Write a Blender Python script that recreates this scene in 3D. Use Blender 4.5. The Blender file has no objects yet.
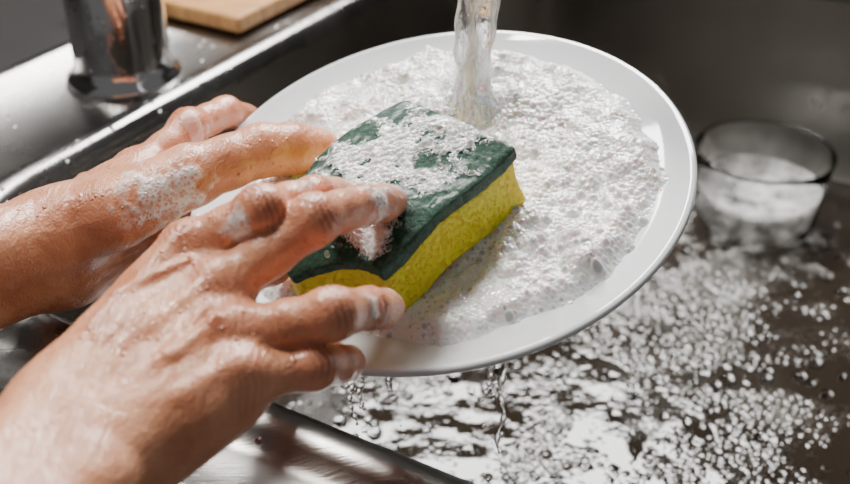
import bpy, bmesh, math, numpy as np
from mathutils import Vector, Matrix
rng=np.random.default_rng(7)
def pts4(s): return [np.array([float(c) for c in p.split(',')])/1e4 for p in s.split()]
CAM=np.array([0,0,1.26])
# plate plane (world normal) and centre
N=np.array([-.165,-.202,.966]); N/=np.linalg.norm(N)
PC=np.array([.0060,.5266,.9739])
col=bpy.context.scene.collection
# ---------- noise
def hash3(i,j,k,s=0):
    n=(i*374761393+j*668265263+k*2147483647+s*1274126177)&0xffffffff
    n=((n^(n>>13))*1274126177)&0xffffffff
    n=(n^(n>>16))&0xffff
    return n/65535.0
def vnoise(P,s=0):
    P=np.asarray(P,float); I=np.floor(P).astype(np.int64); f=P-I; f=f*f*(3-2*f); o=0
    for a in (0,1):
        for b in (0,1):
            for c in (0,1):
                w=(f[...,0] if a else 1-f[...,0])*(f[...,1] if b else 1-f[...,1])*(f[...,2] if c else 1-f[...,2])
                o=o+w*hash3(I[...,0]+a,I[...,1]+b,I[...,2]+c,s)
    return o
def fbm(P,o=4,s=0):
    r=0;a=.5;t=0
    for i in range(o):
        r=r+a*vnoise(np.asarray(P)*2**i,s+i);t+=a;a*=.5
    return r/t
def sm(x,a,b):
    t=np.clip((x-a)/(b-a),0,1); return t*t*(3-2*t)
def nrm(v): return v/np.linalg.norm(v)
def domes(X,Y,cell,s,rmin=.25,rmax=.75,full=False,keep=1.0):
    """height of packed hemispherical bubbles (cell size in metres)"""
    gx=X/cell; gy=Y/cell; I=np.floor(gx).astype(np.int64); J=np.floor(gy).astype(np.int64); h=np.zeros_like(X); c=np.zeros_like(X)
    for a in (-1,0,1):
        for b in (-1,0,1):
            i=I+a;j=J+b
            cx=i+hash3(i,j,i*0+1,s); cy=j+hash3(i,j,i*0+2,s); r=rmin+(rmax-rmin)*hash3(i,j,i*0+3,s)**1.5
            r=np.where(hash3(i,j,i*0+4,s)<keep,r,1e-3)
            d2=(gx-cx)**2+(gy-cy)**2; hn=np.sqrt(np.maximum(r*r-d2,0))
            c=np.where(hn>h,1-np.sqrt(d2)/r,c); h=np.maximum(h,hn)
    return (h*cell,c) if full else h*cell
# ---------- mesh helpers
def mkmesh(name,V,Fc,mat=None,parent=None,smooth=True,attrs=None):
    me=bpy.data.meshes.new(name)
    if isinstance(Fc,np.ndarray):
        V=np.asarray(V,np.float32); k=Fc.shape[1]
        me.vertices.add(len(V)); me.vertices.foreach_set('co',V.ravel())
        me.loops.add(Fc.size); me.loops.foreach_set('vertex_index',Fc.ravel().astype(np.int32))
        me.polygons.add(len(Fc)); me.polygons.foreach_set('loop_start',(np.arange(len(Fc))*k).astype(np.int32)); me.update(calc_edges=True); me.validate()
    else:
        me.from_pydata([tuple(map(float,v)) for v in V],[],[tuple(map(int,f)) for f in Fc]); me.update()
    if smooth: me.polygons.foreach_set('use_smooth',[True]*len(me.polygons))
    ob=bpy.data.objects.new(name,me); col.objects.link(ob)
    if mat: me.materials.append(mat)
    if attrs:
        for k,v in attrs.items():
            a=me.attributes.new(k,'FLOAT','POINT'); a.data.foreach_set('value',np.asarray(v,np.float32))
    if parent: ob.parent=parent
    return ob
def gridmesh(name,P,ok,mat,parent,flip=False,attrs=None):
    idx=-np.ones(ok.shape,int); idx[ok]=np.arange(ok.sum()); a=idx[:-1,:-1];b=idx[1:,:-1];c=idx[1:,1:];d=idx[:-1,1:]; m=(a>=0)&(b>=0)&(c>=0)&(d>=0)
    Q=np.stack([a[m],b[m],c[m],d[m]],-1)
    if flip: Q=Q[:,::-1].copy()
    return mkmesh(name,P[ok],Q,mat,parent,True,{k:v[ok] for k,v in attrs.items()} if attrs else None)
def empty(name,loc=(0,0,0)):
    e=bpy.data.objects.new(name,None); e.empty_display_size=.02; col.objects.link(e); return e
def lathe(name,prof,mat,seg=96,M=Matrix(),parent=None,closed=False):
    V=[];Fc=[];n=len(prof)
    for i in range(seg):
        a=2*math.pi*i/seg
        for r,z in prof: V.append(M@Vector((r*math.cos(a),r*math.sin(a),z)))
    for i in range(seg):
        j=(i+1)%seg
        for k in range(n-1): Fc.append((i*n+k,j*n+k,j*n+k+1,i*n+k+1))
        if closed: Fc.append((i*n+n-1,j*n+n-1,j*n,i*n))
    return mkmesh(name,V,Fc,mat,parent)
def tube(name,pts,rad,mat,seg=24,parent=None,rfun=None,caps=True):
    pts=[np.array(p,float) for p in pts];V=[];Fc=[];n=len(pts)
    t0=pts[1]-pts[0]; ref=np.array([0,0,1.]) if abs(t0[2])<.9*np.linalg.norm(t0) else np.array([1.,0,0])
    for i,p in enumerate(pts):
        t=pts[min(i+1,n-1)]-pts[max(i-1,0)]; t/=np.linalg.norm(t)
        a=ref-np.dot(ref,t)*t; a/=np.linalg.norm(a); b=np.cross(t,a); ref=a
        r=rad[i] if hasattr(rad,'__len__') else rad
        for k in range(seg):
            an=2*math.pi*k/seg; rr=r*(rfun(i,an) if rfun else 1)
            V.append(p+rr*(math.cos(an)*a+math.sin(an)*b))
    for i in range(n-1):
        for k in range(seg):
            l=(k+1)%seg; Fc.append((i*seg+k,i*seg+l,(i+1)*seg+l,(i+1)*seg+k))
    if caps: Fc.append(tuple(range(seg))[::-1]); Fc.append(tuple((n-1)*seg+k for k in range(seg)))
    return mkmesh(name,V,Fc,mat,parent)
def ico(sub):
    bm=bmesh.new(); bmesh.ops.create_icosphere(bm,subdivisions=sub,radius=1); bm.verts.ensure_lookup_table()
    V=np.array([v.co[:] for v in bm.verts]); Fc=np.array([[v.index for v in f.verts] for f in bm.faces]); bm.free(); return V,Fc
ICO={2:ico(2),3:ico(3)}
def spheres(name,P,R,mat,sub=2,parent=None,squash=1.0):
    V0,F0=ICO[sub]; P=np.asarray(P);R=np.asarray(R)
    V=(V0[None]*R[:,None,None]*np.array([1,1,squash])+P[:,None]).reshape(-1,3)
    Fc=(F0[None]+(np.arange(len(P))*len(V0))[:,None,None]).reshape(-1,3)
    return mkmesh(name,V,Fc,mat,parent)
# ---------- materials
def newmat(name,base=(.5,.5,.5),rough=.5,metal=0,**kw):
    m=bpy.data.materials.new(name); m.use_nodes=True; nt=m.node_tree; b=nt.nodes['Principled BSDF']
    b.inputs['Base Color'].default_value=(*base,1); b.inputs['Roughness'].default_value=rough; b.inputs['Metallic'].default_value=metal
    for k,v in kw.items(): b.inputs[k.replace('_',' ')].default_value=v
    tc=nt.nodes.new('ShaderNodeTexCoord')
    return m,nt,b,tc.outputs['Object']
def noise(nt,co,scale,detail=4,rough=.5,stretch=None,dist=0):
    if stretch:
        mp=nt.nodes.new('ShaderNodeMapping'); mp.inputs['Scale'].default_value=stretch[0]; mp.inputs['Rotation'].default_value=stretch[1]
        nt.links.new(co,mp.inputs[0]); co=mp.outputs[0]
    n=nt.nodes.new('ShaderNodeTexNoise'); n.inputs['Scale'].default_value=scale; n.inputs['Detail'].default_value=detail; n.inputs['Roughness'].default_value=rough; n.inputs['Distortion'].default_value=dist
    nt.links.new(co,n.inputs['Vector']); return n.outputs['Fac']
def voro(nt,co,scale,feature='F1',out='Distance'):
    n=nt.nodes.new('ShaderNodeTexVoronoi'); n.feature=feature; n.inputs['Scale'].default_value=scale
    nt.links.new(co,n.inputs['Vector']); return n.outputs[out]
def ramp(nt,fac,stops):
    r=nt.nodes.new('ShaderNodeValToRGB'); e=r.color_ramp.elements
    while len(e)<len(stops): e.new(.5)
    for i,(p,c) in enumerate(stops):
        e[i].position=p; e[i].color=(*c,1) if hasattr(c,'__len__') else (c,c,c,1)
    nt.links.new(fac,r.inputs[0]); return r.outputs[0]
def mix(nt,fac,a,b,mode='MIX'):
    n=nt.nodes.new('ShaderNodeMix'); n.data_type='RGBA'; n.blend_type=mode
    for s,i in ((fac,0),(a,6),(b,7)):
        if isinstance(s,bpy.types.NodeSocket): nt.links.new(s,n.inputs[i])
        elif i==0: n.inputs[0].default_value=s
        else: n.inputs[i].default_value=(*s,1) if hasattr(s,'__len__') else (s,s,s,1)
    return n.outputs[2]
def mth(nt,op,a,b=0.0):
    n=nt.nodes.new('ShaderNodeMath'); n.operation=op
    for i,s in enumerate((a,b)):
        if isinstance(s,bpy.types.NodeSocket): nt.links.new(s,n.inputs[i])
        else: n.inputs[i].default_value=s
    return n.outputs[0]
def bump(nt,h,dist,strength=1,prev=None):
    n=nt.nodes.new('ShaderNodeBump'); n.inputs['Distance'].default_value=dist; n.inputs['Strength'].default_value=strength
    nt.links.new(h,n.inputs['Height'])
    if prev: nt.links.new(prev,n.inputs['Normal'])
    return n.outputs[0]
def attr(nt,name):
    n=nt.nodes.new('ShaderNodeAttribute'); n.attribute_name=name; return n.outputs['Fac']
rot30=(0,0,math.radians(30))
def steel(name,base,r0,r1):
    m,nt,b,co=newmat(name,base,.3,1.0)
    n=noise(nt,co,9,6); f=noise(nt,co,60,3,.6,((1,14,1),rot30))
    L=nt.links.new
    L(ramp(nt,n,[(.3,r0),(.7,r1)]),b.inputs['Roughness'])
    L(mix(nt,n,tuple(c*.7 for c in base),tuple(min(1,c*1.25) for c in base)),b.inputs['Base Color'])
    h=mix(nt,.25,f,noise(nt,co,120,3)); nn=bump(nt,h,.0006,.35)
    dr=ramp(nt,voro(nt,co,110),[(.0,1.),(.25,0.)]); dm=ramp(nt,noise(nt,co,25,2),[(.54,0.),(.62,1.)])
    nn=bump(nt,mth(nt,'MULTIPLY',dr,dm),.002,.7,nn); L(nn,b.inputs['Normal']); return m
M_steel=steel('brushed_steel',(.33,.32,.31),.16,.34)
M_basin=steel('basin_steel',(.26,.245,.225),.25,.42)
M_chrome,nt,b,co=newmat('chrome',(.66,.66,.67),.1,1.0)
nt.links.new(bump(nt,ramp(nt,voro(nt,co,120),[(0.,1.),(.25,0.)]),.0006,.3),b.inputs['Normal'])
M_cer,nt,b,co=newmat('white_ceramic',(.78,.80,.83),.06,0,Coat_Weight=1.0,Coat_Roughness=.02)
# lather
M_foam,nt,b,co=newmat('soap_foam',(.9,.9,.9),.08,0,Subsurface_Weight=.6,Subsurface_Scale=.004,Coat_Weight=1.0,Coat_Roughness=.02)
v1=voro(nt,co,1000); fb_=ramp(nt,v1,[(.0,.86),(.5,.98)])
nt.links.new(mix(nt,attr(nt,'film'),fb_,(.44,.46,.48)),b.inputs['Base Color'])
nt.links.new(bump(nt,ramp(nt,v1,[(0.,1.),(.35,.8),(.65,0.)]),.0001,.3),b.inputs['Normal'])
M_foam2,nt,b,co=newmat('pad_foam',(.90,.92,.91),.06,0,Coat_Weight=1.0,Coat_Roughness=.02,Subsurface_Weight=.3,Subsurface_Scale=.002)
nt.links.new(mth(nt,'SUBTRACT',1.0,mth(nt,'MULTIPLY',attr(nt,'film'),.85)),b.inputs['Alpha'])
M_bub,nt,b,co=newmat('bubble_film',(1,1,1),.02,0,Transmission_Weight=1.0,IOR=1.14)
M_wat,nt,b,co=newmat('clear_water',(1,1,1),.02,0,Transmission_Weight=1.0,IOR=1.33)
nt.links.new(bump(nt,noise(nt,co,70,3,.5,((1,1,.35),(0,0,0))),.004,.8),b.inputs['Normal'])
M_jet,nt,b,co=newmat('aerated_water',(1,1,1),.01,0,Transmission_Weight=.95,IOR=1.33)
jm=noise(nt,co,130,3,.6,((1,1,.12),(0,0,0)),.6)
nt.links.new(ramp(nt,jm,[(.42,1.),(.58,.25)]),b.inputs['Transmission Weight'])
nt.links.new(bump(nt,jm,.006,.9),b.inputs['Normal'])
M_glass,nt,b,co=newmat('clear_glass',(1,1,1),.02,0,Transmission_Weight=1.0,IOR=1.45)
M_haze,nt,b,co=newmat('soapy_film',(.74,.73,.71),.3)
nt.links.new(ramp(nt,noise(nt,co,45,5,.6),[(.42,.0),(.72,.6)]),b.inputs['Alpha'])
M_haze2,nt,b,co=newmat('glass_suds',(.90,.90,.89),.3)
nt.links.new(ramp(nt,noise(nt,co,36,5,.6),[(.36,.05),(.64,.75)]),b.inputs['Alpha'])
M_green,nt,b,co=newmat('scour_green',(.005,.11,.05),.6,0,Coat_Weight=.3,Coat_Roughness=.2)
nt.links.new(mix(nt,ramp(nt,noise(nt,co,380,5,.8),[(.35,0.),(.65,1.)]),(.001,.03,.014),(.006,.19,.085)),b.inputs['Base Color'])
nt.links.new(bump(nt,noise(nt,co,420,5,.8),.006,1.),b.inputs['Normal'])
M_yel,nt,b,co=newmat('sponge_yellow',(.9,.68,.02),.5,0,Subsurface_Weight=.4,Subsurface_Scale=.008)
pv=ramp(nt,noise(nt,co,420,4,.7),[(.36,0.),(.50,1.)])
nt.links.new(mix(nt,pv,(.94,.62,.01),(1.0,.82,.03)),b.inputs['Base Color'])
nt.links.new(bump(nt,mth(nt,'ADD',pv,noise(nt,co,200,4)),.0014,.6),b.inputs['Normal'])
M_wood,nt,b,co=newmat('board_wood',(.6,.3,.1),.45)
nt.links.new(ramp(nt,noise(nt,co,18,6,.6,((1,9,1),rot30)),[(.3,(.36,.16,.05)),(.7,(.66,.36,.13))]),b.inputs['Base Color'])
M_dark,nt,b,co=newmat('dark_wall',(.02,.02,.021),.4)
nt.links.new(mix(nt,noise(nt,co,5,4),(.012,.012,.012),(.035,.033,.032)),b.inputs['Base Color'])
# skin
M_skin,nt,b,co=newmat('wet_skin',(.6,.33,.22),.35,0,Subsurface_Weight=.2,Subsurface_Scale=.009,Coat_Weight=.5,Coat_Roughness=.06)
b.inputs['Subsurface Radius'].default_value=(1.0,.35,.2)
L=nt.links.new
base=mix(nt,ramp(nt,noise(nt,co,38,5,.6),[(.35,0.),(.65,1.)]),(.60,.225,.115),(.82,.395,.225))
base=mix(nt,mth(nt,'MULTIPLY',attr(nt,'red'),.7),base,(.76,.21,.125))
base=mix(nt,mth(nt,'MULTIPLY',attr(nt,'crease'),.62),base,(.28,.08,.04))
base=mix(nt,attr(nt,'nail'),base,(.86,.51,.42))
fv=voro(nt,co,460); fm=mth(nt,'MULTIPLY',ramp(nt,attr(nt,'foam'),[(.35,0.),(.7,1.)]),ramp(nt,fv,[(.15,.15),(.6,1.)]))
base=mix(nt,fm,base,(.93,.93,.93)); L(base,b.inputs['Base Color'])
L(ramp(nt,noise(nt,co,60,4),[(.3,.28),(.7,.5)]),b.inputs['Roughness'])
nn=bump(nt,noise(nt,co,60,3,.5),.0028,.45)
wr=noise(nt,co,170,4,.6,((1,.25,1),(0,0,math.radians(-40))),1.2); nn=bump(nt,wr,.0022,.5,nn)
nn=bump(nt,voro(nt,co,700),.0004,.4,nn)
drop=mth(nt,'MULTIPLY',ramp(nt,voro(nt,co,200),[(0.,1.),(.22,0.)]),ramp(nt,noise(nt,co,30,2),[(.50,0.),(.58,1.)]))
nn=bump(nt,drop,.0012,.8,nn); nn=bump(nt,mth(nt,'MULTIPLY',fm,ramp(nt,fv,[(0.,1.),(.6,0.)])),.001,.8,nn); L(nn,b.inputs['Normal']); L(nn,b.inputs['Coat Normal'])
# sink water
M_sw,nt,b,co=newmat('sink_water',(.03,.027,.024),.05,0,Coat_Weight=.2,Coat_Roughness=.03)
L=nt.links.new
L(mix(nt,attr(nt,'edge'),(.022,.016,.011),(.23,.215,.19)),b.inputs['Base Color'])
L(bump(nt,noise(nt,co,60,3,.5),.0015,.4),b.inputs['Normal'])

# ---------- sink
E1=np.array([math.cos(math.radians(-30)),math.sin(math.radians(-30))]); E2=np.array([-E1[1],E1[0]])
DZ=.90
def UV(u,v,z): q=u*E1+v*E2; return np.array([q[0],q[1],DZ+z])
uL,uR,vF,vB=-.555,.10,.33,1.10
def loop(a,b_,c,d,r,z,n=12):
    out=[]
    r=max(r,.001)
    for cx,cy,s in ((b_-r,d-r,0),(a+r,d-r,90),(a+r,c+r,180),(b_-r,c+r,270)):
        for k in range(n+1):
            an=math.radians(s+90*k/n); out.append(UV(cx+r*math.cos(an),cy+r*math.sin(an),z))
    return out
def ringmesh(name,loops,mat,cap=False,parent=None):
    n=len(loops[0]);V=[p for l in loops for p in l];Fc=[]
    for i in range(len(loops)-1):
        for k in range(n):
            l=(k+1)%n; Fc.append((i*n+k,i*n+l,(i+1)*n+l,(i+1)*n+k))
    if cap: Fc.append(tuple((len(loops)-1)*n+k for k in range(n)))
    return mkmesh(name,V,Fc,mat,parent)
sink=empty('kitchen_sink')
def off(o,z,r=.105): return loop(uL-o,uR+o,vF-o,vB+o,r+o,z)
lp=[]
for fo,z,rr in ((.0,-.10,.01),(.0,-.012,.01),(.002,-.004,.012),(.006,0,.014)):
    lp.append(loop(uL-.175+fo,uR+.12-fo,vF-.075+fo,vB+.12-fo,rr,z))
lp.append(loop(uL-.158,uR+.10,vF-.066,vB+.10,.02,0.0)); lp.append(loop(uL-.155,uR+.10,vF-.062,vB+.10,.02,-.004))
lp.append(loop(uL-.036,uR+.036,vF-.036,vB+.036,.136,-.004))
for o,z in ((.028,-.003),(.023,.002),(.016,.0055),(.009,.0058),(.003,.003),(.0,-.003),(-.001,-.010)): lp.append(off(o,z))
ringmesh('deck',lp,M_steel,parent=sink)
lp=[off(o,z) for o,z in ((-.001,-.010),(-.003,-.06),(-.008,-.16),(-.012,-.185),(-.022,-.200),(-.038,-.208),(-.06,-.210))]
ringmesh('basin',lp,M_basin,cap=True,parent=sink)
c=UV(-.20,.72,-.2098)
lathe('drain',[(.0,.0005),(.02,.0005),(.032,.0012),(.042,.003),(.045,.0005)],M_chrome,48,Matrix.Translation(c),sink)
# soapy water surface with real bubble domes
wz=DZ-.192; c0=(.1052,.6656)
ug=np.arange(uL+.0165,uR-.0165,.00100); vg=np.arange(vF+.0165,vB-.0165,.00100); U,Vv=np.meshgrid(ug,vg,indexing='ij')
Xw=U*E1[0]+Vv*E2[0]; Yw=U*E1[1]+Vv*E2[1]
rc=.088; a0,a1,b0,b1=uL+.0165,uR-.0165,vF+.0165,vB-.0165
qu=np.maximum(np.maximum(a0+rc-U,U-(a1-rc)),0); qv=np.maximum(np.maximum(b0+rc-Vv,Vv-(b1-rc)),0); okw=np.hypot(qu,qv)<=rc
Pn=np.stack([Xw,Yw,0*Xw],-1); cl=fbm(Pn*11+fbm(Pn*22,2,5)[...,None]*.9,6,52)
near=np.exp(-(((Xw-c0[0])/.16)**2+((Yw-c0[1]-.03)/.12)**2))
far=np.exp(-(((Xw-.25)/.13)**2+((Yw-.83)/.05)**2))
cl=cl+.135*near+.07*far-.075
g1,d1=domes(Xw,Yw,.0100,31,.20,.52,True,.28); g2,d2=domes(Xw,Yw,.0052,32,.22,.62,True,.7); g3,d3=domes(Xw,Yw,.0030,33,.3,.75,True,1.0)
m1=sm(cl,.43,.50); m3=sm(cl,.48,.58)
g1*=m1*.45; g2*=m1*.40; g3*=np.maximum(m3,m1*.4)*.40
G=np.maximum(np.maximum(g1,g2),g3)
dd_=np.where(g1>=G-1e-9,d1,np.where(g2>=G-1e-9,d2,d3))
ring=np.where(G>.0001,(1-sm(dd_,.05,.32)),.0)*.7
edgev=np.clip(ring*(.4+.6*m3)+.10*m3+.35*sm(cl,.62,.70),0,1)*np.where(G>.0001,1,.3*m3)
Zw=wz+.0022*(fbm(Pn*14,3,77)-.5)*2*.8+G
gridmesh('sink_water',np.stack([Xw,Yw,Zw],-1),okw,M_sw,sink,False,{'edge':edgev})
def slab(name,a,b_,c,d,z0,z1,mat,bev=.002,parent=None):
    V=[UV(a,c,z0),UV(b_,c,z0),UV(b_,d,z0),UV(a,d,z0),UV(a,c,z1),UV(b_,c,z1),UV(b_,d,z1),UV(a,d,z1)]
    ob=mkmesh(name,V,[(0,3,2,1),(4,5,6,7),(0,1,5,4),(1,2,6,5),(2,3,7,6),(3,0,4,7)],mat,parent,smooth=False)
    md=ob.modifiers.new('b','BEVEL'); md.width=bev; md.segments=3; return ob
slab('countertop',uL-.5,uL-.177,-.1,1.9,-.06,-.02,M_dark)
slab('countertop.001',uL-.172,uR+.6,vB+.122,1.9,-.06,-.012,M_dark)
slab('wall_left',uL-.56,uL-.501,-.1,1.9,-.9,1.3,M_dark)
slab('wall_back',uL-.56,uR+.6,1.901,1.96,-.9,1.3,M_dark)
slab('cutting_board',-.80,-.602,.716,1.02,.0002,.016,M_wood,.004)
# ---------- faucet
fc=np.array([-.2455,.8369,DZ-.004])
fa=empty('kitchen_faucet')
lathe('base_flange',[(0,0),(.046,0),(.047,.002),(.046,.006),(.042,.009),(.040,.012),(.0385,.02),(.0385,.17),(.036,.178),(.02,.185),(0,.186)],M_chrome,64,Matrix.Translation(fc),fa)
tip=np.array([.03,.576,1.26-.08])
top=np.array([fc[0],fc[1],DZ+.18])
pts=[top]
for k in range(41):
    t=k/40; a=top+np.array([0,0,.08]); c2=top+np.array([0,0,.50])*1.0; c3=tip+np.array([0,0,.42]); 
    pts.append((1-t)**3*a+3*(1-t)**2*t*c2+3*(1-t)*t*t*c3+t**3*tip)
tube('spout',pts,.0135,M_chrome,32,fa)
tube('aerator',[tip+np.array([0,0,.004]),tip-np.array([0,0,.022])],.0165,M_chrome,32,fa)
# ---------- plate
zx=np.cross([0,1,0],N); zx/=np.linalg.norm(zx); zy=np.cross(N,zx)
PS=1.02
PM=Matrix(((zx[0],zy[0],N[0],PC[0]),(zx[1],zy[1],N[1],PC[1]),(zx[2],zy[2],N[2],PC[2]),(0,0,0,1)))
prof=[(0,-.0135),(.05,-.0138),(.078,-.013),(.092,-.0105),(.104,-.006),(.118,-.0035),(.128,-.0012),(.1315,.0002),(.1338,.0008),(.1352,-.0002),(.1352,-.0022),(.134,-.0038),(.127,-.0058),(.112,-.0095),(.098,-.0145),(.085,-.0175),(.08,-.018),(.079,-.0215),(.075,-.0215),(.074,-.018),(0,-.018)]
prof=[(r*PS,z) for r,z in prof]
lathe('dinner_plate',prof,M_cer,160,PM)
# ---------- plate foam
n=760; g=np.linspace(-.134,.134,n); X,Y=np.meshgrid(g,g,indexing='ij'); R=np.hypot(X,Y); A=np.arctan2(Y,X)
edge=.1215+.0035*np.cos(A-.7)+.009*(fbm(np.stack([np.cos(A)*4,np.sin(A)*4,0*A],-1),5,5)-.5)*2
q=np.stack([X*26,Y*26,0*X],-1)
hh=-.005+.012*fbm(q,3,3)+.004*np.abs(fbm(q*2.4,2,9)-.5)*2
back=np.exp(-(((X-.02)/.07)**2+((Y-.085)/.03)**2)); hh+=.010*back*fbm(q*1.6,3,20)
fall=sm(edge-R,0,.016); bottomz=np.interp(R,[p[0] for p in prof[:9]],[p[1] for p in prof[:9]])
H=bottomz-.001+(hh-bottomz)*fall
msel=sm(fbm(q*1.8,3,70),.36,.58)
h1,c1=domes(X,Y,.0062,11,.20,.62,True,.5); h2,c2=domes(X,Y,.0034,13,.25,.7,True,.85); h3=domes(X,Y,.0019,12)
h1=h1*msel; h2=h2*(.25+.75*msel)
big=np.maximum(h1*.60,h2*.52); H+=np.maximum(big,h3*.38)*(.35+.65*fall)
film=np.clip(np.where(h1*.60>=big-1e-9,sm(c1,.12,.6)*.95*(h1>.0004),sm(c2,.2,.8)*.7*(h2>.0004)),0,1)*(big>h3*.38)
ok=(R<edge+.001)
PMn=np.array(PM); Vw=np.stack([X,Y,H],-1)@PMn[:3,:3].T+PMn[:3,3]
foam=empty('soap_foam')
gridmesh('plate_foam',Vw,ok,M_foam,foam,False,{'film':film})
# ---------- sponge
A_,B_,C_,D_,MAD,MDC=pts4('-107,5419,10126 447,4887,10109 -210,4192,9841 -639,4388,9643 -671,4853,9901 -375,4337,9802')
def quad(p,m,q,t): 
    c=2*m-.5*(p+q); return (1-t)**2*p+2*(1-t)*t*c+t*t*q
def topS(s,t):
    s=np.clip(s,0,1);t=np.clip(t,0,1)
    e0=A_+(B_-A_)*s; e1=quad(D_,MDC,C_,s); f0=quad(A_,MAD,D_,t); f1=B_+(C_-B_)*t
    return (1-t)*e0+t*e1+(1-s)*f0+s*f1-((1-s)*(1-t)*A_+s*(1-t)*B_+(1-s)*t*D_+s*t*C_)
def slayer(name,w0,w1,mat,parent,rad,amp,seed,inset=0.0):
    sx,sy,sz=.080,.105,w1-w0
    nx,ny,nz=64,84,16
    e=np.array([sx,sy,sz])/2
    vid={};V=[];Fc=[]
    def vi(i,j,k):
        if (i,j,k) not in vid:
            vid[(i,j,k)]=len(V); V.append(((i/nx-.5)*sx,(j/ny-.5)*sy,(k/nz-.5)*sz))
        return vid[(i,j,k)]
    for i in range(nx):
        for j in range(ny):
            Fc.append((vi(i,j,0),vi(i,j+1,0),vi(i+1,j+1,0),vi(i+1,j,0))); Fc.append((vi(i,j,nz),vi(i+1,j,nz),vi(i+1,j+1,nz),vi(i,j+1,nz)))
    for i in range(nx):
        for k in range(nz):
            Fc.append((vi(i,0,k),vi(i+1,0,k),vi(i+1,0,k+1),vi(i,0,k+1))); Fc.append((vi(i,ny,k),vi(i,ny,k+1),vi(i+1,ny,k+1),vi(i+1,ny,k)))
    for j in range(ny):
        for k in range(nz):
            Fc.append((vi(0,j,k),vi(0,j,k+1),vi(0,j+1,k+1),vi(0,j+1,k))); Fc.append((vi(nx,j,k),vi(nx,j+1,k),vi(nx,j+1,k+1),vi(nx,j,k+1)))
    V=np.array(V); qn=np.clip(V,-(e-rad),e-rad); d=V-qn; l=np.linalg.norm(d,axis=1,keepdims=True); l[l==0]=1; V=qn+rad*d/l*(np.linalg.norm(d,axis=1,keepdims=True)>0)
    V+=amp*(np.stack([fbm(V*220,3,seed),fbm(V*220,3,seed+7),fbm(V*220,3,seed+13)],-1)-.5)*2
    s=V[:,0]/sx+.5; t=V[:,1]/sy+.5; w=w0+(sz/2-V[:,2])
    cs=(s-.5)*(1-inset*2)+.5; ct=(t-.5)*(1-inset*2)+.5
    pinch=1-.03*np.sin(np.clip((w-.006)/.026,0,1)*math.pi)
    P=topS(((cs-.5)*pinch+.5)[:,None],((ct-.5)*pinch+.5)[:,None])
    comp=1-.30*(t*(1-s))
    P=P-N*(w*comp)[:,None]
    P+=nrm(B_-A_)*(.006*sm(s,.5,1)*np.clip(w/.034,0,1)*(1-.5*t))[:,None]
    P+=N*(.0025*np.sin(t*9+s*3)*1.0)[:,None]*(.5+.5*t)[:,None]
    return mkmesh(name,P,Fc,mat,parent)
sp=empty('kitchen_sponge')
slayer('foam_body',.0065,.034,M_yel,sp,.003,.0005,3,.008)
slayer('scour_pad',.0,.0085,M_green,sp,.0022,.0010,4,.0)
n1,n2=340,440; s,t=np.meshgrid(np.linspace(.01,.98,n1),np.linspace(.01,.98,n2),indexing='ij')
P=topS(s[...,None],t[...,None])+N*(.0025*np.sin(t*9+s*3)*(.5+.5*t))[...,None]
nz_=fbm(P*70,5,40); mk=nz_-.375-.26*sm(s,.80,.98)-.08*sm(.3-s,0,.3)-.20*sm(np.abs(t-.45),.36,.55)-.06*sm(t,.6,.85)
ha,ca=domes(s*.08,t*.105,.0046,20,.25,.65,True,.6); hb,cb=domes(s*.08,t*.105,.0028,21,.25,.7,True); hc,cc=domes(s*.08,t*.105,.0017,22,.25,.7,True)
dd=np.maximum(np.maximum(ha*.6,hb*.6),hc*.6); fl=np.where(ha*.6>=dd-1e-9,sm(ca,.1,.5),np.where(hb*.6>=dd-1e-9,sm(cb,.15,.6)*.85,sm(cc,.2,.7)*.6))*(1-.7*sm(mk,.06,.18))
mk2_=mk+dd*120-.10
P2=P+N*(np.clip(mk*4,0,1)*.0014+dd*.8-.0001)[...,None]; ok=(mk2_>0)&((dd>.00012)|(mk>.11))
gridmesh('pad_suds',P2,ok,M_foam2,foam,True,{'film':fl})

# ---------- hands (implicit surface)
class Grid:
    def __init__(s,lo,hi,h):
        s.lo=np.array(lo);s.h=h;s.n=(np.ceil((np.array(hi)-s.lo)/h).astype(int)+1); s.ax=[(s.lo[i]+h*np.arange(s.n[i])).astype(np.float32) for i in range(3)]
    def new(s): return np.full(s.n,1.0,np.float32)
    def cone(s,G,a,b,ra,rb,k,sub=False):
        a=np.array(a);b=np.array(b);m=max(k,.004)+.003
        lo=np.minimum(a-ra,b-rb)-m; hi=np.maximum(a+ra,b+rb)+m
        i0=np.clip(((lo-s.lo)/s.h).astype(int),0,s.n-1); i1=np.clip(((hi-s.lo)/s.h).astype(int)+2,1,s.n)
        x=s.ax[0][i0[0]:i1[0],None,None];y=s.ax[1][None,i0[1]:i1[1],None];z=s.ax[2][None,None,i0[2]:i1[2]]
        ab=b-a;L2=max(float(ab@ab),1e-12)
        t=np.clip(((x-a[0])*ab[0]+(y-a[1])*ab[1]+(z-a[2])*ab[2])/L2,0,1)
        d=np.sqrt((x-a[0]-t*ab[0])**2+(y-a[1]-t*ab[1])**2+(z-a[2]-t*ab[2])**2)-(ra+(rb-ra)*t)
        sl=(slice(i0[0],i1[0]),slice(i0[1],i1[1]),slice(i0[2],i1[2]))
        G[sl]=smin(G[sl],d.astype(np.float32),k)
def smin(a,b,k):
    h=np.clip(.5+.5*(b-a)/k,0,1); return b*(1-h)+a*h-k*h*(1-h)
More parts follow.
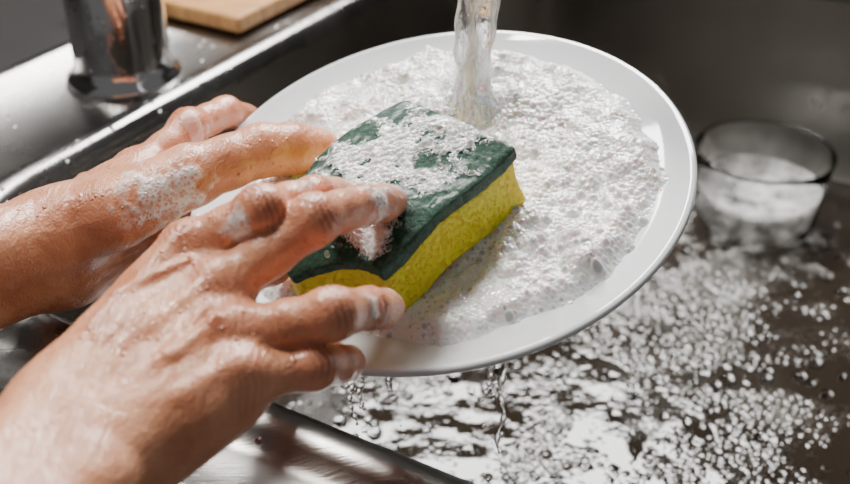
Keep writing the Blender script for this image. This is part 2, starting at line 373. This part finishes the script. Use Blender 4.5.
def nets(G,lo,h):
    S=G<0
    c=[S[i:S.shape[0]-1+i,j:S.shape[1]-1+j,k:S.shape[2]-1+k] for i in(0,1) for j in(0,1) for k in(0,1)]
    cnt=sum(x.astype(np.int8) for x in c); act=(cnt>0)&(cnt<8)
    I=np.argwhere(act); idx=-np.ones(act.shape,np.int64); idx[act]=np.arange(len(I))
    acc=np.zeros((len(I),3));num=np.zeros(len(I))
    cs=[np.array(x) for x in ((0,0,0),(0,0,1),(0,1,0),(0,1,1),(1,0,0),(1,0,1),(1,1,0),(1,1,1))]
    for p in range(8):
        for q in range(p+1,8):
            if abs(cs[p]-cs[q]).sum()!=1: continue
            a=I+cs[p];b=I+cs[q];ga=G[a[:,0],a[:,1],a[:,2]];gb=G[b[:,0],b[:,1],b[:,2]]
            m=(ga<0)!=(gb<0); t=np.where(m,ga/np.where(m,ga-gb,1),0)
            acc+=np.where(m[:,None],cs[p]+t[:,None]*(cs[q]-cs[p]),0); num+=m
    V=lo+h*(I+acc/num[:,None]); Fs=[]
    for ax in range(3):
        u,v=(ax+1)%3,(ax+2)%3
        sl0=[slice(None)]*3;sl1=[slice(None)]*3; sl0[ax]=slice(0,-1);sl1[ax]=slice(1,None)
        A0=S[tuple(sl0)];A1=S[tuple(sl1)]; E=np.argwhere(A0!=A1)
        E=E[(E[:,u]>0)&(E[:,v]>0)&(E[:,u]<S.shape[u]-1)&(E[:,v]<S.shape[v]-1)]
        ins=A0[E[:,0],E[:,1],E[:,2]]
        du=np.zeros(3,int);du[u]=1;dv=np.zeros(3,int);dv[v]=1
        q=[idx[tuple((E-x).T)] for x in (du*0,du,du+dv,dv)]
        Q=np.stack(q,-1); Q=np.where(ins[:,None],Q,Q[:,::-1]); Fs.append(Q)
    return V,np.concatenate(Fs)
def hand(name,fing,thumb,wrist,elbow,side,dors,foams,h=.0011,fr=1.0,tf=1.0):
    allp=np.array([p for f in fing for p in f]+list(thumb)+[wrist,elbow])
    g=Grid(allp.min(0)-.05,allp.max(0)+.05,h)
    radii=[(.0115,.0103,.0088,.0072),(.012,.0108,.0092,.0078),(.0116,.0104,.0090,.0076),(.0104,.0092,.0082,.0070)]
    FG=g.new()
    for f,r in zip(fing,radii):
        T=g.new(); r=[x*fr for x in r]
        dor=nrm(dors-np.dot(dors,nrm(f[1]-f[0]))*nrm(f[1]-f[0]))
        g.cone(T,f[0],f[0]+(f[1]-f[0])*.5,r[0],r[1]*.93,.004); g.cone(T,f[0]+(f[1]-f[0])*.5,f[1],r[1]*.93,r[1]*1.0,.004)
        kn=f[1]+dor*.0015; g.cone(T,kn,kn,r[1]*1.02,r[1]*1.02,.004)
        mid=(f[1]+f[2])/2; g.cone(T,f[1],mid,r[1]*.96,r[2]*.98,.004); g.cone(T,mid,f[2],r[2]*.98,r[2]*1.0,.004)
        g.cone(T,f[2],f[3],r[2],r[3],.004)
        pad=(f[2]*.35+f[3]*.65)-dor*.0015; g.cone(T,pad,pad,r[3]*1.08,r[3]*1.08,.004)
        FG=smin(FG,T,.0012)
    TG=g.new(); tr=[.0165*fr,.0125*fr*tf,.0112*fr*tf,.0092*fr*tf]
    g.cone(TG,thumb[0],thumb[1],tr[0],tr[1]*1.08,.008); md=(thumb[1]+thumb[2])/2; g.cone(TG,thumb[1],md,tr[1]*1.02,tr[2]*.98,.005); g.cone(TG,md,thumb[2],tr[2]*.98,tr[2]*1.03,.005)
    g.cone(TG,thumb[2],(thumb[2]+thumb[3])/2,tr[2],tr[2]*1.02,.004);g.cone(TG,(thumb[2]+thumb[3])/2,thumb[3],tr[2]*1.02,tr[3],.004)
    PG=g.new()
    wc=[wrist+side*x for x in (.017,.006,-.006,-.017)]
    for i,f in enumerate(fing):
        m=f[0]; ww=wc[i]
        g.cone(PG,ww,m,.0165,.0122*fr,.012)
        g.cone(PG,ww-dors*.006+(m-ww)*.25,m-dors*.006-(m-ww)*.12,.015,.0125,.012)
    for i in range(3):
        a=(fing[i][0]+fing[i+1][0])/2; b=(wc[i]+wc[i+1])/2; g.cone(PG,b,a-(a-b)*.08-dors*.003,.015,.012,.010)
    g.cone(PG,wc[3]-dors*.008+(fing[3][0]-wc[3])*.2,wc[3]-dors*.008+(fing[3][0]-wc[3])*.7,.015,.013,.012)
    g.cone(PG,wrist+side*.014,thumb[0],.0165,.017,.012)
    g.cone(PG,thumb[0]+(thumb[1]-thumb[0])*.5,(fing[0][0]*.65+wc[0]*.35)-dors*.006,.0125,.012,.012)
    ax=nrm(elbow-wrist)
    e2=wrist+ax*.10
    for s_ in (1,-1):
        g.cone(PG,wrist+side*.0125*s_,e2+side*.016*s_,.0195,.0265,.014); g.cone(PG,e2+side*.016*s_,elbow+side*.016*s_,.0265,.034,.014)
    uh=wrist-side*.020+ax*.018+dors*.010; g.cone(PG,uh,uh,.011,.011,.010)
    for i,f in enumerate(fing):
        kn=f[0]+dors*.0070; g.cone(PG,kn,kn,.0088*fr,.0088*fr,.005)
        g.cone(PG,wc[i]+dors*.0148,f[0]+dors*.0114,.0022,.0034,.0038)
    for (i,a0,a1,j,b0,b1) in ((0,.1,.55,1,.9,.5),(2,.15,.6,1,.85,.5),(2,.6,.95,3,.5,.5)):
        p0=wc[i]+(fing[i][0]-wc[i])*a0; p1=wc[i]+(fing[i][0]-wc[i])*a1; p2=wc[j]+(fing[j][0]-wc[j])*b0; p2=(p2+fing[i][0])/2
        g.cone(PG,p0+dors*.0163,p1+dors*.0153+side*.003,.0016,.0016,.003); g.cone(PG,p1+dors*.0153+side*.003,p2+dors*.0130,.0016,.0012,.003)
    HG=smin(PG,TG,.010); HG=smin(HG,FG,.0055)
    V,Q=nets(HG,g.lo,g.h)
    n=len(V); red=np.zeros(n);cre=np.zeros(n);nail=np.zeros(n);fo=np.zeros(n);disp=np.zeros(n)
    e1=V[Q[:,2]]-V[Q[:,0]];e2_=V[Q[:,3]]-V[Q[:,1]];fn=np.cross(e1,e2_);NV=np.zeros_like(V)
    for k in range(4): np.add.at(NV,Q[:,k],fn)
    NV/=np.linalg.norm(NV,axis=1,keepdims=True)+1e-12
    def joint(p,ax_,dor,amp,lines,sig,rad=.016):
        d=V-p; s_=d@ax_; r=np.linalg.norm(d-s_[:,None]*ax_,axis=1); dd=np.clip((NV@dor),0,1); near=sm(rad-r,0,.003)*(np.abs(s_)<.025)
        env=np.exp(-(s_/sig)**2)*sm(dd,.05,.6)*near
        pat=np.zeros(n)
        wob=.0018*(fbm(V*140,2,3)-.5)*2
        for l in lines: pat+=np.exp(-((s_-l+wob)/.0008)**2)
        cre[:]=np.maximum(cre,np.clip(env*pat,0,1)*amp); disp[:]-=env*pat*.0010*amp
        red[:]=np.maximum(red,np.exp(-(np.linalg.norm(d,axis=1)/.013)**2)*.8)
    for fi,f in enumerate(list(fing)+[thumb]):
        isT=fi==4
        if not isT: 
            a1=nrm(f[1]-f[0]); joint(f[0],a1,nrm(dors-np.dot(dors,a1)*a1),.42,(-.0075,-.0045,-.0015,.0015,.0045,.0075),.009,.020)
        for j in (1,2):
            if isT and j==1: continue
            a1=nrm(f[j]-f[j-1]);a2=nrm(f[j+1]-f[j]);axj=nrm(a1+a2)
            dor=dors-np.dot(dors,axj)*axj; dor=nrm(dor)
            joint(f[j],axj,dor,1.0 if j==1 else .8,(-.0052,-.0026,.0,.0026,.005) if j==1 else (-.0022,.0004,.003),.0062)
        axt=nrm(f[3]-f[2]); dor=nrm(dors-np.dot(dors,axt)*axt); sd=np.cross(axt,dor)
        d=V-f[3]; s_=d@axt; x=d@sd; y=d@dor; ww=(.0058 if isT else .005)
        tt=((s_+.0015)/.0068)**4+(np.abs(x)/ww)**2.6
        nm=sm(1-tt,0,.15)*(y>.001); nail[:]=np.maximum(nail,nm)
        ring=np.exp(-((tt-1.05)/.22)**2)*(y>.001); disp[:]-=ring*.0005; cre[:]=np.maximum(cre,ring*.35)
        red[:]=np.maximum(red,np.exp(-(np.linalg.norm(d,axis=1)/.012)**2)*.9)
        red[:]=np.maximum(red,np.exp(-(np.linalg.norm(V-f[0],axis=1)/.014)**2)*.45)
    disp+=.0016*(fbm(V*55,3,2)-.5)
    for p,r in foams:
        d=np.linalg.norm(V-p,axis=1)/r; fo=np.maximum(fo,np.clip(1.35-d-.9*np.abs(fbm(V*60,3,12)-.5)*2,0,1)*(.1+1.5*fbm(V*170,3,8)))
    disp+=.0009*sm(fo,.35,.8)
    V=V+NV*disp[:,None]
    return mkmesh(name,V,Q.copy(),M_skin,None,True,{'red':red,'crease':cre,'nail':nail,'foam':fo})
# joints: MCP, PIP, DIP, TIP for index, middle, ring, little (world, 0.1 mm)
fR=pts4('''-1021,4035,10038 -693,4041,10235 -507,4371,10122 -405,4617,9988
-858,3840,9971 -474,4036,10189 -285,4312,10103 -156,4513,10009
-765,3615,9893 -374,3636,9983 -243,3820,9882 -165,4000,9754
-725,3427,9820 -460,3527,9791 -375,3662,9705 -329,3809,9600'''); fR=[fR[i*4:i*4+4] for i in range(4)]
*tR,wR,eR=pts4('-1179,3633,9828 -1010,4166,9737 -830,4419,9708 -697,4605,9628 -1308,3234,9718 -1780,1434,9800')
def sidev(w,idx,pin): 
    f=nrm((idx+pin)/2-w); s=idx-pin; s=s-np.dot(s,f)*f; return nrm(s)
dR=nrm(np.array([-.26,-.598,.92]))
sR=sidev(wR,fR[0][0],fR[3][0]); dRr=np.cross(sR,nrm(fR[1][0]-wR)); dRr=nrm(dRr); dRr=dRr if np.dot(dRr,dR)>0 else -dRr
f5=pts4('-212,4286,10118 -223,3771,9917 -1270,3048,9836 -774,3939,10223 -551,4199,10168')
hand('hand',fR,tR,wR,eR,sR,nrm(dRr+dR*.6),list(zip(f5,(.018,.013,.007,.012,.013))))
fL=pts4('''-1575,5396,9687 -1357,5734,9793 -1198,6029,9755 -1079,6293,9575
-1695,5518,9504 -1436,5971,9474 -1220,6113,9400 -1048,6107,9353
-1763,5508,9337 -1518,5876,9247 -1291,5860,9221 -1111,5768,9225
-1787,5387,9220 -1600,5637,9092 -1422,5594,9097 -1280,5542,9109'''); fL=[fL[i*4:i*4+4] for i in range(4)]
*tL,wL,eL=pts4('-1622,4911,9703 -1250,5147,9798 -891,5363,9841 -594,5557,9755 -1967,4896,9491 -3226,3242,9863')
sL=sidev(wL,fL[0][0],fL[3][0]); dL=nrm(np.cross(sL,nrm(fL[1][0]-wL)))
dL=dL if np.dot(dL,np.array([0,.848,-.53]))>0 else -dL
f2=pts4('-1298,4876,9835 -1240,5592,9850')
hand('hand.001',fL,tL,wL,eL,sL,dL,[(f2[0],.032),(f2[1],.011)],.0012,1.05,1.2)

# ---------- water stream
jt=np.array([.0270,.5765,.9880])
zt=tip[2]-.02; zz=np.linspace(zt,jt[2]+.001,90)
def jetr(ph,am):
    return lambda i,an: 1+am*math.sin(2*an+i*.13+ph)+am*.6*math.sin(3*an-i*.2+ph)+.06*math.sin(i*.6+an)
st=empty('water_stream')
tp=np.array([tip[0],tip[1]])
def jp(z,dx=0,dy=0):
    f=(zt-z)/(zt-zz[-1]); return np.array([tp[0]+(jt[0]-tp[0])*f+dx,tp[1]+(jt[1]-tp[1])*f+dy,z])
tube('jet',[jp(z) for z in zz],[.0126-.0026*min(1,i/60)+.009*max(0,(i-76)/13)**2 for i in range(90)],M_jet,48,st,jetr(0,.14))
pp=[];rr=[]
for i in range(320):
    a=rng.random()*6.28; r=.008+.024*rng.random()**1.5; pp.append(jt+np.array([math.cos(a)*r,math.sin(a)*r,.003+.018*rng.random()**2])); rr.append(.0005+.0013*rng.random()**2)
spheres('splash_drops',pp,rr,M_wat,2,st)
dr=empty('water_drips')
dp=[(.0293,.3989,.9481,.022,.0015),(.0362,.3995,.9494,.06,.0014),(-.0338,.3992,.9373,.030,.0011),(-.0292,.3985,.9372,.02,.0011),(-.0152,.3960,.9399,.012,.0012)]
for k,(x,y,z0,hl,r) in enumerate(dp):
    p=np.array([x,y,z0]); zs=np.linspace(0,hl,24)
    tube('drip_%d'%k,[p+np.array([.0014*math.sin(z*190+k),.001*math.cos(z*120+k),-z]) for z in zs],[max(.0003,r*(1-.4*i/23)*(1+.6*math.sin(i*1.3+k))) for i in range(24)],M_wat,12,dr)
pp=[];rr=[]
for i in range(80):
    x,y,z0,_,_=dp[rng.integers(0,len(dp))]; pp.append(np.array([x+rng.normal()*.0035,y+rng.normal()*.001,z0-.002-rng.random()*.16])); rr.append(.0006+.0013*rng.random()**2)
spheres('falling_drops',pp,rr,M_wat,2,dr)
# ---------- free-floating larger bubbles
nb=2600
bx=rng.uniform(-.15,.42,nb);by=rng.uniform(.42,1.12,nb)
dens=fbm(np.stack([bx*13,by*13,0*bx],-1),4,50)
prob=sm(dens,.42,.58)*np.exp(-(((bx-c0[0])/.22)**2+((by-c0[1])/.18)**2))+.05
u=bx*E1[0]+by*E1[1]; v=bx*E2[0]+by*E2[1]
kp=(rng.random(nb)<prob*.9)&(u>uL+.05)&(u<uR-.03)&(v>vF+.03)&(v<vB-.04)
bx=bx[kp];by=by[kp]; br=.0015+.0048*rng.random(len(bx))**3
spheres('soap_bubbles',np.stack([bx,by,np.full(len(bx),wz+.001)],-1),br,M_bub,3,sink,.75)
def patch(name,cx,cy,rx,ry,hgt,seed,parent,thr=.42):
    n=110; X,Y=np.meshgrid(np.linspace(-1,1,n),np.linspace(-1,1,n),indexing='ij'); R=np.hypot(X,Y)
    P=np.stack([cx+X*rx,cy+Y*ry,0*X],-1); f=fbm(P*45,5,seed)-thr-.25*R**2
    ok=f>-.01; Z=wz+.001+np.clip(f*5,-.1,1)*hgt+.001*vnoise(P*400,seed); P[...,2]=Z
    return gridmesh(name,P,ok,M_haze,parent)
for k,(px,py,rx,ry,hg,thr) in enumerate(((.1903,.803,.07,.05,.004,.44),(.2762,.811,.07,.04,.004,.46),(.3018,.878,.10,.06,.007,.26))):
    patch('floating_suds_%d'%k,px,py,rx,ry,hg,60+k,sink,thr)
# ---------- glass
gb=np.array([.3222,.9298,DZ-.2095]); gl=empty('drinking_glass')
MG=Matrix.Translation(gb)
lathe('glass_wall',[(0,.0),(.048,.0),(.053,.003),(.0585,.03),(.063,.075),(.0652,.089),(.0655,.0915),(.0642,.0925),(.0632,.0915),(.0618,.075),(.0573,.03),(.051,.010),(.045,.007),(0,.007)],M_glass,80,MG,gl)
lathe('suds_inside',[(0,.036),(.02,.040),(.04,.037),(.0568,.052),(.0580,.056),(.0562,.03),(.050,.013),(0,.012)],M_haze2,60,MG,gl)
# ---------- lights / world / camera
sc=bpy.context.scene
w=bpy.data.worlds.new('World'); sc.world=w; w.use_nodes=True
w.node_tree.nodes['Background'].inputs[0].default_value=(.63,.62,.61,1); w.node_tree.nodes['Background'].inputs[1].default_value=.23
def area(name,loc,tgt,size,e,colr):
    l=bpy.data.lights.new(name,'AREA'); l.shape='RECTANGLE'; l.size=size[0]; l.size_y=size[1]; l.energy=e; l.color=colr
    o=bpy.data.objects.new(name,l); col.objects.link(o); o.location=loc; o.rotation_euler=(Vector(tgt)-Vector(loc)).to_track_quat('-Z','Y').to_euler(); return o
area('window_light',(.05,1.7,2.05),(0,.5,.95),(1.0,.6),72,(1,.985,.96))
area('ceiling_light',(-.65,.9,2.2),(0,.5,.95),(.4,.4),36,(1,.95,.88))
cd=bpy.data.cameras.new('camera'); cd.sensor_width=36; cd.lens=46.588; cd.clip_start=.01
co_=bpy.data.objects.new('camera',cd); col.objects.link(co_); co_.location=CAM; co_.rotation_euler=(math.radians(58),0,0)
cd.dof.use_dof=True; cd.dof.focus_distance=.56; cd.dof.aperture_fstop=6.7
sc.camera=co_
